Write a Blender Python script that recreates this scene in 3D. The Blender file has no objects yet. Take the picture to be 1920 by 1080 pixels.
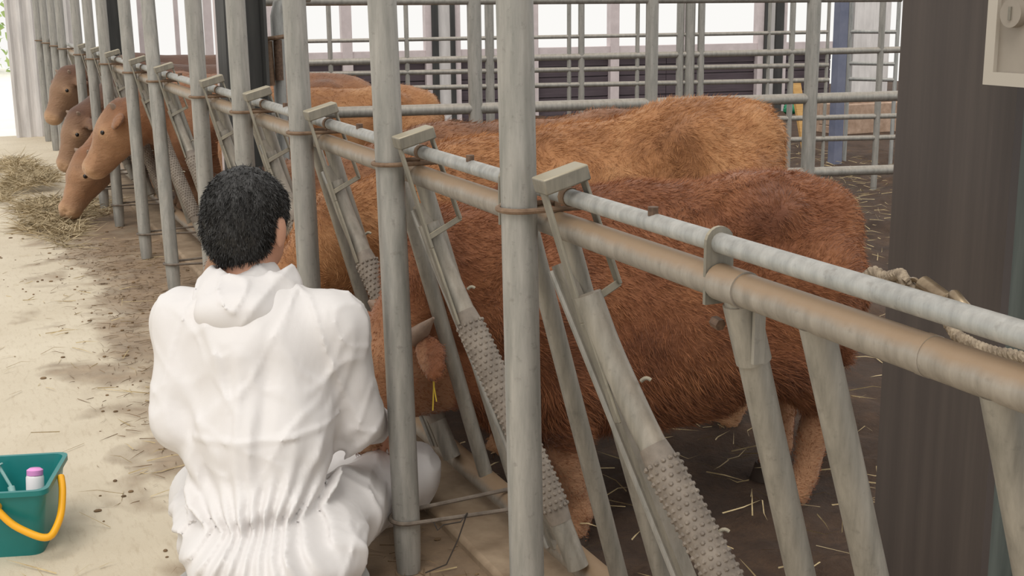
import bpy, bmesh, math, random
import numpy as np
from mathutils import Vector, Matrix
random.seed(7); RNG = np.random.default_rng(11)
sc = bpy.context.scene
COL = sc.collection

# ------------------------------------------------------------------ camera
F_PX = 2400.0; CAM_H = 1.25
PITCH = math.radians(12.8); ROLL = math.radians(-0.6); YAW = math.radians(23.7)
V = np.array
_f0 = V([math.sin(YAW), math.cos(YAW), 0]); _r0 = V([math.cos(YAW), -math.sin(YAW), 0]); _u0 = V([0, 0, 1.0])
FW = _f0*math.cos(PITCH)-_u0*math.sin(PITCH); _u1 = _u0*math.cos(PITCH)+_f0*math.sin(PITCH)
RT = _r0*math.cos(ROLL)+_u1*math.sin(ROLL); UP = _u1*math.cos(ROLL)-_r0*math.sin(ROLL)
CAM = V([0, 0, CAM_H])
cd = bpy.data.cameras.new('camera'); cam = bpy.data.objects.new('camera', cd); COL.objects.link(cam)
cd.sensor_width = 36; cd.lens = F_PX/1920*36; cd.clip_start = .05; cd.clip_end = 200
cam.matrix_world = Matrix(((RT[0], UP[0], -FW[0], 0), (RT[1], UP[1], -FW[1], 0), (RT[2], UP[2], -FW[2], CAM_H), (0, 0, 0, 1)))
sc.camera = cam

# ------------------------------------------------------------------ sky, sun, exposure
w = bpy.data.worlds.new('overcast_sky'); sc.world = w; w.use_nodes = True
bg = w.node_tree.nodes['Background']; bg.inputs[0].default_value = (1.0, .985, .955, 1); bg.inputs[1].default_value = .97
sd = bpy.data.lights.new('soft_sun', 'SUN'); sd.energy = 1.6; sd.angle = math.radians(35); sd.color = (1, .96, .9)
sun = bpy.data.objects.new('soft_sun', sd); COL.objects.link(sun)
sun.rotation_euler = Vector((.38, .42, -1)).to_track_quat('-Z', 'Y').to_euler()
sc.view_settings.view_transform = 'Standard'; sc.view_settings.look = 'None'
sc.view_settings.gamma = 1; sc.view_settings.use_curve_mapping = False; sc.view_settings.exposure = 0.0

# world points along lines of sight at a known plane of the place
def ray(px, py): return FW+RT*(px-960)/F_PX-UP*(py-540)/F_PX
def hx(px, py, X): r = ray(px, py); return CAM+r*X/r[0]
def hy(px, py, Y): r = ray(px, py); return CAM+r*Y/r[1]
def hz(px, py, Z): r = ray(px, py); return CAM+r*(Z-CAM_H)/r[2]
def hd(px, py, d): return CAM+ray(px, py)*d

# ------------------------------------------------------------------ materials
def srgb(r, g, b):
    f = lambda c: c/12.92 if c <= .04045 else ((c+.055)/1.055)**2.4
    return (f(r/255), f(g/255), f(b/255), 1)
def newmat(name):
    m = bpy.data.materials.new(name); m.use_nodes = True
    nt = m.node_tree; return m, nt, nt.nodes['Principled BSDF']
def N(nt, t, **kw):
    n = nt.nodes.new(t)
    for k, v in kw.items(): setattr(n, k, v)
    return n
def L(nt, a, b): nt.links.new(a, b)
def noise(nt, scale, detail=4, rough=.6, sc3=(1, 1, 1), dist=0, coord='Object'):
    tc = N(nt, 'ShaderNodeTexCoord'); mp = N(nt, 'ShaderNodeMapping'); mp.inputs['Scale'].default_value = sc3
    L(nt, tc.outputs[coord], mp.inputs[0])
    n = N(nt, 'ShaderNodeTexNoise'); n.inputs['Scale'].default_value = scale; n.inputs['Detail'].default_value = detail
    n.inputs['Roughness'].default_value = rough; n.inputs['Distortion'].default_value = dist
    L(nt, mp.outputs[0], n.inputs['Vector']); return n.outputs['Fac']
def ramp(nt, fac, stops):
    r = N(nt, 'ShaderNodeValToRGB'); e = r.color_ramp.elements
    while len(e) < len(stops): e.new(.5)
    for i, (p, c) in enumerate(stops): e[i].position = p; e[i].color = c if len(c) == 4 else (*c, 1)
    L(nt, fac, r.inputs[0]); return r.outputs[0]
def mix(nt, fac, a, b, mode='MIX'):
    m = N(nt, 'ShaderNodeMix', data_type='RGBA', blend_type=mode)
    for s, v in ((0, fac), (6, a), (7, b)):
        if hasattr(v, 'links') or hasattr(v, 'is_linked'): L(nt, v, m.inputs[s])
        else: m.inputs[s].default_value = v
    return m.outputs[2]
def mth(nt, op, a, b=None, clamp=False):
    m = N(nt, 'ShaderNodeMath', operation=op, use_clamp=clamp)
    for i, v in enumerate((a, b)):
        if v is None: continue
        if hasattr(v, 'is_linked'): L(nt, v, m.inputs[i])
        else: m.inputs[i].default_value = v
    return m.outputs[0]
def bump(nt, bs, h, strength=.3, dist=.01):
    b = N(nt, 'ShaderNodeBump'); b.inputs['Strength'].default_value = strength; b.inputs['Distance'].default_value = dist
    L(nt, h, b.inputs['Height']); L(nt, b.outputs[0], bs.inputs['Normal'])
def simple(name, c1, c2=None, scale=20, rough=.5, metal=0, bmp=0, sc3=(1, 1, 1), detail=4):
    m, nt, bs = newmat(name); bs.inputs['Roughness'].default_value = rough; bs.inputs['Metallic'].default_value = metal
    if c2 is None: bs.inputs['Base Color'].default_value = c1
    else:
        f = noise(nt, scale, detail, sc3=sc3); L(nt, ramp(nt, f, [(.3, c1), (.7, c2)]), bs.inputs['Base Color'])
        if bmp: bump(nt, bs, f, bmp, .005)
    return m
def galv(name, ca, cb, dust=None, amount=0., spots=srgb(96, 92, 86)):
    m, nt, bs = newmat(name)
    f = noise(nt, 9, 6, .65, (6, 6, .8)); f2 = noise(nt, 70, 3, .6)
    c = ramp(nt, f, [(.3, ca), (.7, cb)])
    c = mix(nt, mth(nt, 'MULTIPLY', ramp(nt, f2, [(.60, (0, 0, 0, 1)), (.74, (1, 1, 1, 1))]), .35), c, spots)
    if dust:
        g = N(nt, 'ShaderNodeNewGeometry'); sx = N(nt, 'ShaderNodeSeparateXYZ'); L(nt, g.outputs['Normal'], sx.inputs[0])
        d = mth(nt, 'ADD', sx.outputs[2], mth(nt, 'MULTIPLY', mth(nt, 'SUBTRACT', noise(nt, 14, 4), .5), .7))
        r = ramp(nt, d, [(.12, (0, 0, 0, 1)), (.62, (1, 1, 1, 1))])
        c = mix(nt, mth(nt, 'MULTIPLY', r, amount), c, dust)
    L(nt, c, bs.inputs['Base Color']); bs.inputs['Metallic'].default_value = .25; bs.inputs['Roughness'].default_value = .48
    bump(nt, bs, f2, .08, .002); return m
TAN = srgb(156, 134, 110)
M = {}
M['galv'] = galv('galvanised_pipe', srgb(133, 132, 126), srgb(168, 164, 157), TAN, .25)
M['galv_dusty'] = galv('dusty_galvanised_rail', srgb(132, 125, 115), srgb(164, 156, 145), srgb(150, 125, 98), .9)
M['galv_bar'] = galv('galvanised_bar', srgb(120, 116, 107), srgb(158, 152, 141), TAN, .3)
M['galv_light'] = galv('bright_galvanised_pipe', srgb(140, 142, 140), srgb(182, 182, 178), TAN, .15)
M['latch'] = galv('weathered_latch_steel', srgb(112, 108, 98), srgb(142, 136, 123), srgb(164, 154, 132), .9)
M['sleeve'] = simple('dusty_rubber_sleeve', srgb(108, 98, 88), srgb(140, 129, 117), 30, .65, 0, .1)
M['rust'] = simple('rusty_rod', srgb(106, 84, 66), srgb(138, 114, 92), 60, .8, .1, .2)
M['bolt'] = simple('rusty_bolt', srgb(80, 62, 50), srgb(120, 96, 78), 80, .7, .3)
M['dark_rod'] = simple('dark_tie_rod', srgb(92, 82, 72), srgb(128, 116, 104), 40, .65, .2)
M['wire'] = simple('dark_wire', srgb(50, 42, 36), rough=.6)
def column_mat():
    m, nt, bs = newmat('brown_painted_column')
    f = noise(nt, 5, 5, .6, (1, 8, .25)); f2 = noise(nt, 26, 3, .7, (2, 14, .2))
    c = ramp(nt, f, [(.3, srgb(62, 54, 51)), (.7, srgb(78, 69, 64))])
    c = mix(nt, ramp(nt, f2, [(.66, (0, 0, 0, 1)), (.8, (.5, .5, .5, 1))]), c, srgb(120, 110, 100))
    L(nt, c, bs.inputs['Base Color']); bs.inputs['Roughness'].default_value = .55; return m
M['column'] = column_mat()
M['column_web'] = simple('grey_green_column_web', srgb(86, 92, 88), srgb(116, 122, 116), 8, .5, .1, 0, (6, 6, .5))
M['column_far'] = simple('dark_grey_column', srgb(44, 44, 44), srgb(66, 66, 64), 6, .6, 0, 0, (4, 4, .4))
M['box'] = simple('beige_metal_box', srgb(140, 131, 120), srgb(154, 145, 133), 12, .45, .1)
M['box_edge'] = simple('pale_metal_edge', srgb(176, 168, 156), rough=.4)
M['white_steel'] = simple('pinkish_white_steel', srgb(196, 184, 184), srgb(214, 202, 202), 8, .5)
M['siding'] = simple('dark_plum_siding', srgb(66, 56, 62), srgb(88, 76, 82), 10, .6, 0, 0, (.3, 1, 6))
M['blue_post'] = simple('slate_blue_steel', srgb(96, 102, 124), srgb(120, 124, 142), 6, .5)
M['white_sheet'] = simple('white_sheet_metal', srgb(196, 192, 190), srgb(226, 222, 220), 5, .5, 0, 0, (3, 3, .5))
M['trough'] = simple('tan_concrete', srgb(150, 124, 104), srgb(186, 160, 140), 14, .85, 0, .3)
M['curb'] = simple('worn_curb_concrete', srgb(132, 112, 90), srgb(166, 146, 122), 12, .85, 0, .3)
M['straw'] = simple('dry_straw', srgb(150, 130, 92), srgb(202, 182, 140), 25, .7)
M['straw_dark'] = simple('trodden_straw', srgb(84, 66, 48), srgb(138, 112, 80), 18, .8)
M['hay'] = simple('green_brown_hay', srgb(120, 104, 76), srgb(198, 180, 146), 9, .8)
M['teal'] = simple('teal_plastic', srgb(20, 112, 110), srgb(26, 124, 122), 6, .32)
M['yellow'] = simple('yellow_plastic', srgb(236, 170, 26), rough=.35)
M['plastic_white'] = simple('white_plastic', srgb(235, 230, 232), rough=.3)
M['pink'] = simple('pink_plastic', srgb(226, 150, 210), rough=.35)
M['clear'] = simple('hazy_clear_plastic', srgb(150, 190, 186), rough=.25)
M['stool'] = simple('grey_plastic_stool', srgb(158, 156, 152), srgb(172, 170, 166), 4, .5)
M['rope'] = simple('hemp_rope', srgb(112, 98, 82), srgb(172, 156, 134), 90, .85, 0, .4)
M['hook'] = simple('worn_brass_hook', srgb(118, 100, 80), srgb(164, 146, 120), 40, .3, .7)
M['leaf'] = simple('pale_leaves', srgb(120, 160, 84), srgb(196, 206, 140), 3, .7)
M['wood'] = simple('raw_wood', srgb(176, 132, 72), srgb(204, 164, 104), 10, .7, 0, 0, (1, 1, 8))
M['green_cloth'] = simple('green_fabric', srgb(28, 120, 84), rough=.7)
M['earth'] = simple('pen_earth_base', srgb(60, 44, 34), rough=.9)
M['eye'] = simple('dark_eye', srgb(24, 16, 12), rough=.12)
M['hoof'] = simple('hoof_horn', srgb(70, 56, 46), rough=.6)
M['horn'] = simple('grey_horn', srgb(120, 100, 86), srgb(150, 128, 110), 30, .6)
M['hair'] = simple('black_hair', srgb(26, 24, 23), srgb(44, 42, 40), 120, .5, 0, .5, (1, 1, .15))
M['skin'] = simple('skin', srgb(196, 146, 120), srgb(210, 160, 134), 12, .55)
M['thread'] = simple('yellow_twine', srgb(206, 176, 60), rough=.7)
def suit_mat():
    m, nt, bs = newmat('white_coverall_fabric')
    f = noise(nt, 7, 3, .5, (1.3, 1.3, .8), .3); f2 = noise(nt, 420, 2, .5)
    bs.inputs['Base Color'].default_value = srgb(216, 212, 210); bs.inputs['Roughness'].default_value = .55
    bs.inputs['Subsurface Weight'].default_value = .08; bs.inputs['Subsurface Radius'].default_value = (.02, .02, .02)
    b1 = N(nt, 'ShaderNodeBump'); b1.inputs['Strength'].default_value = .35; b1.inputs['Distance'].default_value = .02; L(nt, f, b1.inputs['Height'])
    b2 = N(nt, 'ShaderNodeBump'); b2.inputs['Strength'].default_value = .08; b2.inputs['Distance'].default_value = .002; L(nt, f2, b2.inputs['Height'])
    L(nt, b1.outputs[0], b2.inputs['Normal']); L(nt, b2.outputs[0], bs.inputs['Normal']); return m
M['suit'] = suit_mat()
def floor_mat():
    m, nt, bs = newmat('alley_concrete')
    tc = N(nt, 'ShaderNodeTexCoord'); s = N(nt, 'ShaderNodeSeparateXYZ'); L(nt, tc.outputs['Object'], s.inputs[0])
    f = noise(nt, 1.6, 6, .6); f2 = noise(nt, 22, 5, .65, (3, .6, 1)); f3 = noise(nt, 3.2, 3, .55, (1, .8, 1), .3)
    c = ramp(nt, f, [(.3, srgb(190, 177, 154)), (.7, srgb(208, 197, 176))])
    c = mix(nt, mth(nt, 'MULTIPLY', ramp(nt, f2, [(.52, (0, 0, 0, 1)), (.75, (1, 1, 1, 1))]), .45), c, srgb(160, 141, 115))
    # trodden damp manure stain along the feed fence, ragged edge
    e = mth(nt, 'ADD', s.outputs[0], mth(nt, 'MULTIPLY', mth(nt, 'SUBTRACT', f3, .5), 1.3))
    r = ramp(nt, e, [(.34, (0, 0, 0, 1)), (.50, (.7, .7, .7, 1)), (.8, (1, 1, 1, 1))])
    c2 = ramp(nt, noise(nt, 7, 6, .7), [(.3, srgb(96, 76, 58)), (.7, srgb(146, 122, 96))])
    far = ramp(nt, mth(nt, 'MULTIPLY', s.outputs[1], .1), [(.80, (1, 1, 1, 1)), (.96, (.12, .12, .12, 1))])
    c = mix(nt, mth(nt, 'MULTIPLY', mth(nt, 'MULTIPLY', r, .92), far), c, c2)
    L(nt, c, bs.inputs['Base Color']); bs.inputs['Roughness'].default_value = .7
    bump(nt, bs, noise(nt, 60, 5, .7), .25, .006); return m
M['floor'] = floor_mat()
def dirt_mat():
    m, nt, bs = newmat('pen_bedding_dirt')
    f = noise(nt, 5, 8, .7); f2 = noise(nt, 34, 6, .75)
    c = ramp(nt, f, [(.3, srgb(54, 39, 29)), (.55, srgb(78, 58, 43)), (.75, srgb(104, 79, 58))])
    c = mix(nt, mth(nt, 'MULTIPLY', ramp(nt, f2, [(.5, (0, 0, 0, 1)), (.7, (1, 1, 1, 1))]), .5), c, srgb(48, 34, 26))
    L(nt, c, bs.inputs['Base Color']); bs.inputs['Roughness'].default_value = .9
    bump(nt, bs, f2, .9, .02); return m
M['dirt'] = dirt_mat()
M['outside'] = simple('pale_yard_concrete', srgb(238, 234, 226), srgb(246, 243, 238), 2, .8)
def hide_mat(name, c_dark, c_mid, c_light, strand=False):
    m, nt, bs = newmat(name)
    f = noise(nt, 5, 5, .6); f2 = noise(nt, 45, 4, .7, (.5, 1, 1), .4)
    c = ramp(nt, f, [(.28, c_dark), (.5, c_mid), (.74, c_light)])
    c = mix(nt, mth(nt, 'MULTIPLY', f2, .55), c, c_dark if not strand else c_mid)
    a = N(nt, 'ShaderNodeAttribute', attribute_name='pale')
    c = mix(nt, a.outputs['Fac'], c, srgb(206, 166, 128))
    L(nt, c, bs.inputs['Base Color']); bs.inputs['Roughness'].default_value = .75
    if 'Sheen Weight' in bs.inputs: bs.inputs['Sheen Weight'].default_value = .15
    if not strand: bump(nt, bs, f2, .6, .01)
    return m
def hide_set(k, d, m_, l):
    M['hide'+k] = hide_mat('reddish_hide'+k, d, m_, l); M['coat'+k] = hide_mat('reddish_coat'+k, d, m_, l, True)
hide_set('_a', srgb(104, 58, 32), srgb(138, 84, 48), srgb(166, 110, 68))
hide_set('_b', srgb(128, 82, 46), srgb(168, 116, 70), srgb(202, 154, 106))
hide_set('_c', srgb(98, 62, 38), srgb(134, 88, 54), srgb(160, 112, 72))
hide_set('_d', srgb(70, 44, 30), srgb(92, 60, 42), srgb(116, 80, 56))

# ------------------------------------------------------------------ object helpers
def tag(o, label=None, cat=None, group=None, kind=None):
    for k, v in (('label', label), ('category', cat), ('group', group), ('kind', kind)):
        if v: o[k] = v
    return o
def empty(name, loc=(0, 0, 0), label=None, cat=None, group=None, rz=0, kind=None):
    o = bpy.data.objects.new(name, None); COL.objects.link(o); o.location = [float(q) for q in loc]; o.rotation_euler = (0, 0, rz)
    o.empty_display_size = .05
    return tag(o, label, cat, group, kind)
def link(name, me, mat=None, parent=None):
    o = bpy.data.objects.new(name, me); COL.objects.link(o)
    if mat is not None and not me.materials: me.materials.append(M[mat] if isinstance(mat, str) else mat)
    if parent is not None: o.parent = parent
    return o
class MB:
    def __init__(s): s.v = []; s.f = []
    def add(s, vs, fs):
        b = len(s.v); s.v += [tuple(float(q) for q in p) for p in vs]; s.f += [tuple(i+b for i in f) for f in fs]; return s
    def box(s, lo, hi):
        (a, b, c), (d, e, f) = lo, hi
        return s.add([(a, b, c), (d, b, c), (d, e, c), (a, e, c), (a, b, f), (d, b, f), (d, e, f), (a, e, f)],
                     [(0, 3, 2, 1), (4, 5, 6, 7), (0, 1, 5, 4), (1, 2, 6, 5), (2, 3, 7, 6), (3, 0, 4, 7)])
    def bar(s, p, q, u, wu, wv):
        """rectangular bar from p to q, wu wide along u, wv across"""
        p, q, u = V(p, float), V(q, float), V(u, float); t = (q-p)/np.linalg.norm(q-p)
        u = u-t*(u@t); u /= np.linalg.norm(u); v = np.cross(t, u)
        vs = [e+u*a*wu/2+v*b*wv/2 for e in (p, q) for a, b in ((-1, -1), (1, -1), (1, 1), (-1, 1))]
        return s.add(vs, [(0, 3, 2, 1), (4, 5, 6, 7), (0, 1, 5, 4), (1, 2, 6, 5), (2, 3, 7, 6), (3, 0, 4, 7)])
    def tube(s, pts, r, seg=14, cap=True):
        P = [V(p, float) for p in pts]; n = len(P); R = r if hasattr(r, '__len__') else [r]*n
        T = []
        for i in range(n):
            a = P[min(i+1, n-1)]-P[max(i-1, 0)]; T.append(a/(np.linalg.norm(a)+1e-12))
        u = np.cross(T[0], [0, 0, 1.]);
        if np.linalg.norm(u) < 1e-3: u = np.cross(T[0], [0, 1., 0])
        u /= np.linalg.norm(u); vs = []; fs = []
        for i in range(n):
            u = u-T[i]*(u@T[i]); u /= np.linalg.norm(u); w_ = np.cross(T[i], u)
            for k in range(seg):
                a = 2*math.pi*k/seg; vs.append(P[i]+R[i]*(u*math.cos(a)+w_*math.sin(a)))
        for i in range(n-1):
            for k in range(seg):
                a = i*seg+k; b = i*seg+(k+1) % seg; fs.append((a, b, b+seg, a+seg))
        if cap: fs.append(tuple(range(seg))[::-1]); fs.append(tuple(range((n-1)*seg, n*seg)))
        return s.add(vs, fs)
    def blob(s, c, r, seg=10, rings=6):
        r = r if hasattr(r, '__len__') else (r, r, r)
        vs = [(c[0], c[1], c[2]-r[2])]; fs = []
        for i in range(1, rings):
            t = -math.pi/2+math.pi*i/rings
            for k in range(seg):
                a = 2*math.pi*k/seg; vs.append((c[0]+r[0]*math.cos(t)*math.cos(a), c[1]+r[1]*math.cos(t)*math.sin(a), c[2]+r[2]*math.sin(t)))
        vs.append((c[0], c[1], c[2]+r[2])); top = len(vs)-1
        for k in range(seg):
            k2 = (k+1) % seg; fs.append((0, 1+k2, 1+k)); fs.append((top, top-seg+k, top-seg+k2))
            for i in range(rings-2): a = 1+i*seg; fs.append((a+k, a+k2, a+seg+k2, a+seg+k))
        return s.add(vs, fs)
    def mesh(s, name, smooth=True):
        me = bpy.data.meshes.new(name); me.from_pydata(s.v, [], s.f); me.update()
        if smooth:
            me.polygons.foreach_set('use_smooth', [True]*len(me.polygons))
            try: me.set_sharp_from_angle(angle=math.radians(40))
            except Exception: pass
        return me
    def build(s, name, mat, parent=None, smooth=True): return link(name, s.mesh(name, smooth), mat, parent)
def bez(p0, p1, p2, n=8):
    p0, p1, p2 = V(p0, float), V(p1, float), V(p2, float)
    return [(1-t)**2*p0+2*t*(1-t)*p1+t*t*p2 for t in np.linspace(0, 1, n)]
def bevel(o, wd=.004, seg=2):
    m = o.modifiers.new('bevel', 'BEVEL'); m.width = wd; m.segments = seg; m.limit_method = 'ANGLE'; return o

# ------------------------------------------------------------------ signed distance modelling (organic bodies)
class Field:
    def __init__(s, lo, hi, h):
        s.h = h; s.lo = V(lo, float); s.n = np.ceil((V(hi, float)-s.lo)/h).astype(int)+1
        s.ax = [(s.lo[i]+h*np.arange(s.n[i])).astype(np.float32) for i in range(3)]
        s.d = np.full(s.n, .25, np.float32)
    def sub(s, lo, hi):
        a = np.clip(np.floor((V(lo)-s.lo)/s.h).astype(int), 0, s.n); b = np.clip(np.ceil((V(hi)-s.lo)/s.h).astype(int)+1, 0, s.n)
        sl = tuple(slice(int(a[i]), int(b[i])) for i in range(3))
        g = [s.ax[i][sl[i]] for i in range(3)]
        return sl, g[0][:, None, None], g[1][None, :, None], g[2][None, None, :]
    def merge(s, sl, d, k):
        o = s.d[sl]; hh = np.maximum(k-np.abs(o-d), 0)/k; s.d[sl] = np.minimum(o, d)-hh*hh*k*.25
    def cone(s, a, b, ra, rb, k=.03, sy=1.):
        a, b = V(a, float), V(b, float); R = max(ra, rb)+k+.03
        sl, x, y, z = s.sub(np.minimum(a, b)-R, np.maximum(a, b)+R)
        if 0 in s.d[sl].shape: return
        ab = b-a; L2 = max(ab@ab, 1e-9)
        t = np.clip(((x-a[0])*ab[0]+(y-a[1])*ab[1]+(z-a[2])*ab[2])/L2, 0, 1)
        d = np.sqrt((x-a[0]-t*ab[0])**2+((y-a[1]-t*ab[1])/sy)**2+(z-a[2]-t*ab[2])**2)-(ra+(rb-ra)*t)
        s.merge(sl, d.astype(np.float32), k)
    def ell(s, c, r, k=.03, M3=None, cut=False):
        c = V(c, float); r = V(r, float); R = r.max()+k+.03
        sl, x, y, z = s.sub(c-R, c+R)
        if 0 in s.d[sl].shape: return
        X, Y, Z = x-c[0], y-c[1], z-c[2]
        if M3 is not None:
            A = V(M3, float)   # rows: local axes
            X, Y, Z = (A[0][0]*X+A[0][1]*Y+A[0][2]*Z, A[1][0]*X+A[1][1]*Y+A[1][2]*Z, A[2][0]*X+A[2][1]*Y+A[2][2]*Z)
        k0 = np.sqrt((X/r[0])**2+(Y/r[1])**2+(Z/r[2])**2)+1e-6; k1 = np.sqrt((X/r[0]**2)**2+(Y/r[1]**2)**2+(Z/r[2]**2)**2)+1e-6
        d = (k0*(k0-1)/k1).astype(np.float32)
        if cut:
            o = s.d[sl]; hh = np.maximum(k-np.abs(-o-d), 0)/k; s.d[sl] = -(np.minimum(-o, d)-hh*hh*k*.25)
        else: s.merge(sl, d, k)
    def mesh(s, name):
        d = s.d; ins = d < 0; n = d.shape
        c = np.zeros(tuple(q-1 for q in n), np.int8)
        for i in (0, 1):
            for j in (0, 1):
                for k in (0, 1): c += ins[i:n[0]-1+i, j:n[1]-1+j, k:n[2]-1+k]
        cells = np.argwhere((c > 0) & (c < 8)); idx = np.full(c.shape, -1, np.int32); idx[tuple(cells.T)] = np.arange(len(cells))
        acc = np.zeros((len(cells), 3)); cnt = np.zeros(len(cells))
        cs = [(i, j, k) for i in (0, 1) for j in (0, 1) for k in (0, 1)]
        val = {q: d[cells[:, 0]+q[0], cells[:, 1]+q[1], cells[:, 2]+q[2]].astype(float) for q in cs}
        for q in cs:
            for ax in range(3):
                if q[ax]: continue
                q2 = list(q); q2[ax] = 1; q2 = tuple(q2); a, b = val[q], val[q2]; m = (a < 0) != (b < 0)
                t = np.where(m, a/np.where(m, a-b, 1), 0); p = np.tile(V(q, float), (len(cells), 1)); p[:, ax] += t
                acc[m] += p[m]; cnt[m] += 1
        vs = s.lo+s.h*(cells+acc/np.maximum(cnt, 1)[:, None]); fs = []
        for ax in range(3):
            a = [slice(None)]*3; b = [slice(None)]*3; a[ax] = slice(0, -1); b[ax] = slice(1, None)
            A, B = ins[tuple(a)], ins[tuple(b)]; E_ = np.argwhere(A != B); inside = A[tuple(E_.T)]
            u, v = (ax+1) % 3, (ax+2) % 3
            ok = (E_[:, u] > 0) & (E_[:, v] > 0) & (E_[:, u] < n[u]-1) & (E_[:, v] < n[v]-1); E_ = E_[ok]; inside = inside[ok]
            q = []
            for du, dv in ((-1, -1), (0, -1), (0, 0), (-1, 0)):
                e = E_.copy(); e[:, u] += du; e[:, v] += dv; q.append(idx[tuple(e.T)])
            q = np.stack(q, 1); q[~inside] = q[~inside][:, ::-1]; fs.append(q)
        fs = np.concatenate(fs); fs = fs[(fs >= 0).all(1)]
        me = bpy.data.meshes.new(name); me.vertices.add(len(vs)); me.vertices.foreach_set('co', vs.astype(np.float32).ravel())
        me.loops.add(fs.size); me.loops.foreach_set('vertex_index', fs.astype(np.int32).ravel())
        me.polygons.add(len(fs)); me.polygons.foreach_set('loop_start', np.arange(0, fs.size, 4, dtype=np.int32))
        me.update(calc_edges=True); me.validate(); me.polygons.foreach_set('use_smooth', [True]*len(me.polygons))
        return me
_LAT = RNG.random((32, 32, 32)).astype(np.float32)
def vnoise(x, y, z):
    x, y, z = np.broadcast_arrays(x, y, z); i = [np.floor(q).astype(int) for q in (x, y, z)]; f = [q-j for q, j in zip((x, y, z), i)]
    f = [t*t*(3-2*t) for t in f]; o = 0
    for a in (0, 1):
        for b in (0, 1):
            for c in (0, 1):
                o = o+_LAT[(i[0]+a) % 32, (i[1]+b) % 32, (i[2]+c) % 32]*(f[0] if a else 1-f[0])*(f[1] if b else 1-f[1])*(f[2] if c else 1-f[2])
    return o

def strands(name, P, D, Ln, wd, mat, parent, kind='stuff'):
    """thin blades: roots P, direction D, length Ln, width wd -> one mesh of 2-triangle blades"""
    n = len(P); S = np.cross(D, RNG.normal(size=(n, 3))); S /= np.linalg.norm(S, axis=1)[:, None]+1e-9
    S2 = np.cross(D, S)
    bend = S2*(Ln*.25)[:, None]*RNG.normal(size=(n, 1))
    a = P-S*wd/2; b = P+S*wd/2; m1 = P+D*(Ln*.55)[:, None]+bend*.5-S*wd*.4; m2 = m1+S*wd*.8; t = P+D*Ln[:, None]
    vs = np.stack([a, b, m2, m1, t], 1).reshape(-1, 3); k = np.arange(n)*5
    lp = np.stack([k, k+1, k+2, k+3, k+3, k+2, k+4], 1).ravel()
    me = bpy.data.meshes.new(name); me.vertices.add(len(vs)); me.vertices.foreach_set('co', vs.astype(np.float32).ravel())
    me.loops.add(len(lp)); me.loops.foreach_set('vertex_index', lp.astype(np.int32))
    st = np.stack([np.arange(n)*7, np.arange(n)*7+4], 1).ravel(); me.polygons.add(2*n); me.polygons.foreach_set('loop_start', st.astype(np.int32))
    me.update(calc_edges=True)
    o = link(name, me, mat, parent); o['kind'] = kind; return o

# ================================================================== SETTING
PEN_Z = -.12; XP = .849; XR = .905; ZR = .885; XB = 1.12; ZB = .10
def struct(o): o['kind'] = 'structure'; return o
o = struct(MB().box((-7, -3, -.25), (1.0, 13.2, 0)).build('floor', 'floor', smooth=False)); tag(o, 'cream concrete feed alley floor with brown stains', None)
struct(MB().box((-60, 13.2, -.3), (1.2, 80, -.03)).build('ground_yard', 'outside', smooth=False))
struct(MB().box((7.5, -10, -.3), (14, 16.5, PEN_Z)).build('floor_pen_rear', 'dirt', smooth=False))
struct(MB().box((1.2, 13.1, -.3), (7.5, 16.5, PEN_Z)).build('floor_pen_end', 'dirt', smooth=False))
c = MB().box((1.0, -1, -.25), (1.22, 12.95, .025)).build('curb', 'curb'); bevel(c, .012); struct(c)
# pen bedding: uneven ground
nx, ny = 170, 300
gx = np.linspace(1.2, 7.6, nx); gy = np.linspace(-1, 13.2, ny); GX, GY = np.meshgrid(gx, gy, indexing='ij')
GZ = PEN_Z-.03+.07*vnoise(GX*2.3, GY*2.3, 0*GX)+.035*vnoise(GX*9, GY*9, 0*GX+3)+.02*vnoise(GX*21, GY*21, 0*GX+7)
idx = np.arange(nx*ny).reshape(nx, ny); q = np.stack([idx[:-1, :-1], idx[1:, :-1], idx[1:, 1:], idx[:-1, 1:]], -1).reshape(-1, 4)
me = bpy.data.meshes.new('pen_floor'); me.from_pydata(np.stack([GX, GY, GZ], -1).reshape(-1, 3).tolist(), [], q.tolist()); me.update()
me.polygons.foreach_set('use_smooth', [True]*len(me.polygons))
struct(link('floor_pen', me, 'dirt'))

# ------------------------------------------------------------------ back wall of the barn (windows, siding planks)
WZ = .66                                     # sill height
wa = hz(600, 104, WZ); wb = hz(1480, 84, WZ); wd_ = (wb-wa)[:2]; wd_ /= np.linalg.norm(wd_); wn = V([-wd_[1], wd_[0]])
def wallpt(px):                               # distance along the wall of an image column
    r = ray(px, 90); A = np.array([[wd_[0], -r[0]], [wd_[1], -r[1]]]); return np.linalg.solve(A, (CAM-wa)[:2])[0]
wall = empty('wall_back', (wa[0], wa[1], 0), rz=math.atan2(wd_[1], wd_[0]), kind='structure')
wl, wr = wallpt(150), wallpt(1560)
MB().box((wl, -.05, WZ-.06), (wr, .08, WZ+.03)).build('sill', 'white_steel', wall, False)
MB().box((wl, -.04, 3.0), (wr, .08, 3.3)).build('head_beam', 'white_steel', wall, False)
MB().box((wl, .034, PEN_Z-.1), (wr, .05, WZ-.05)).build('siding_backing', 'siding', wall, False)
PH = .115; z = WZ-.07; ks = [wl+i*(wr-wl)/4 for i in range(5)]
pm = MB().box((0, 0, 0), ((wr-wl)/4-.006, .02, PH-.012)).mesh('plank', False)
while z > PEN_Z-.1:
    z -= PH
    for i in range(4):
        p = link('plank', pm, 'siding', wall); p.location = (ks[i], .01+random.uniform(0, .006), z)
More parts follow.
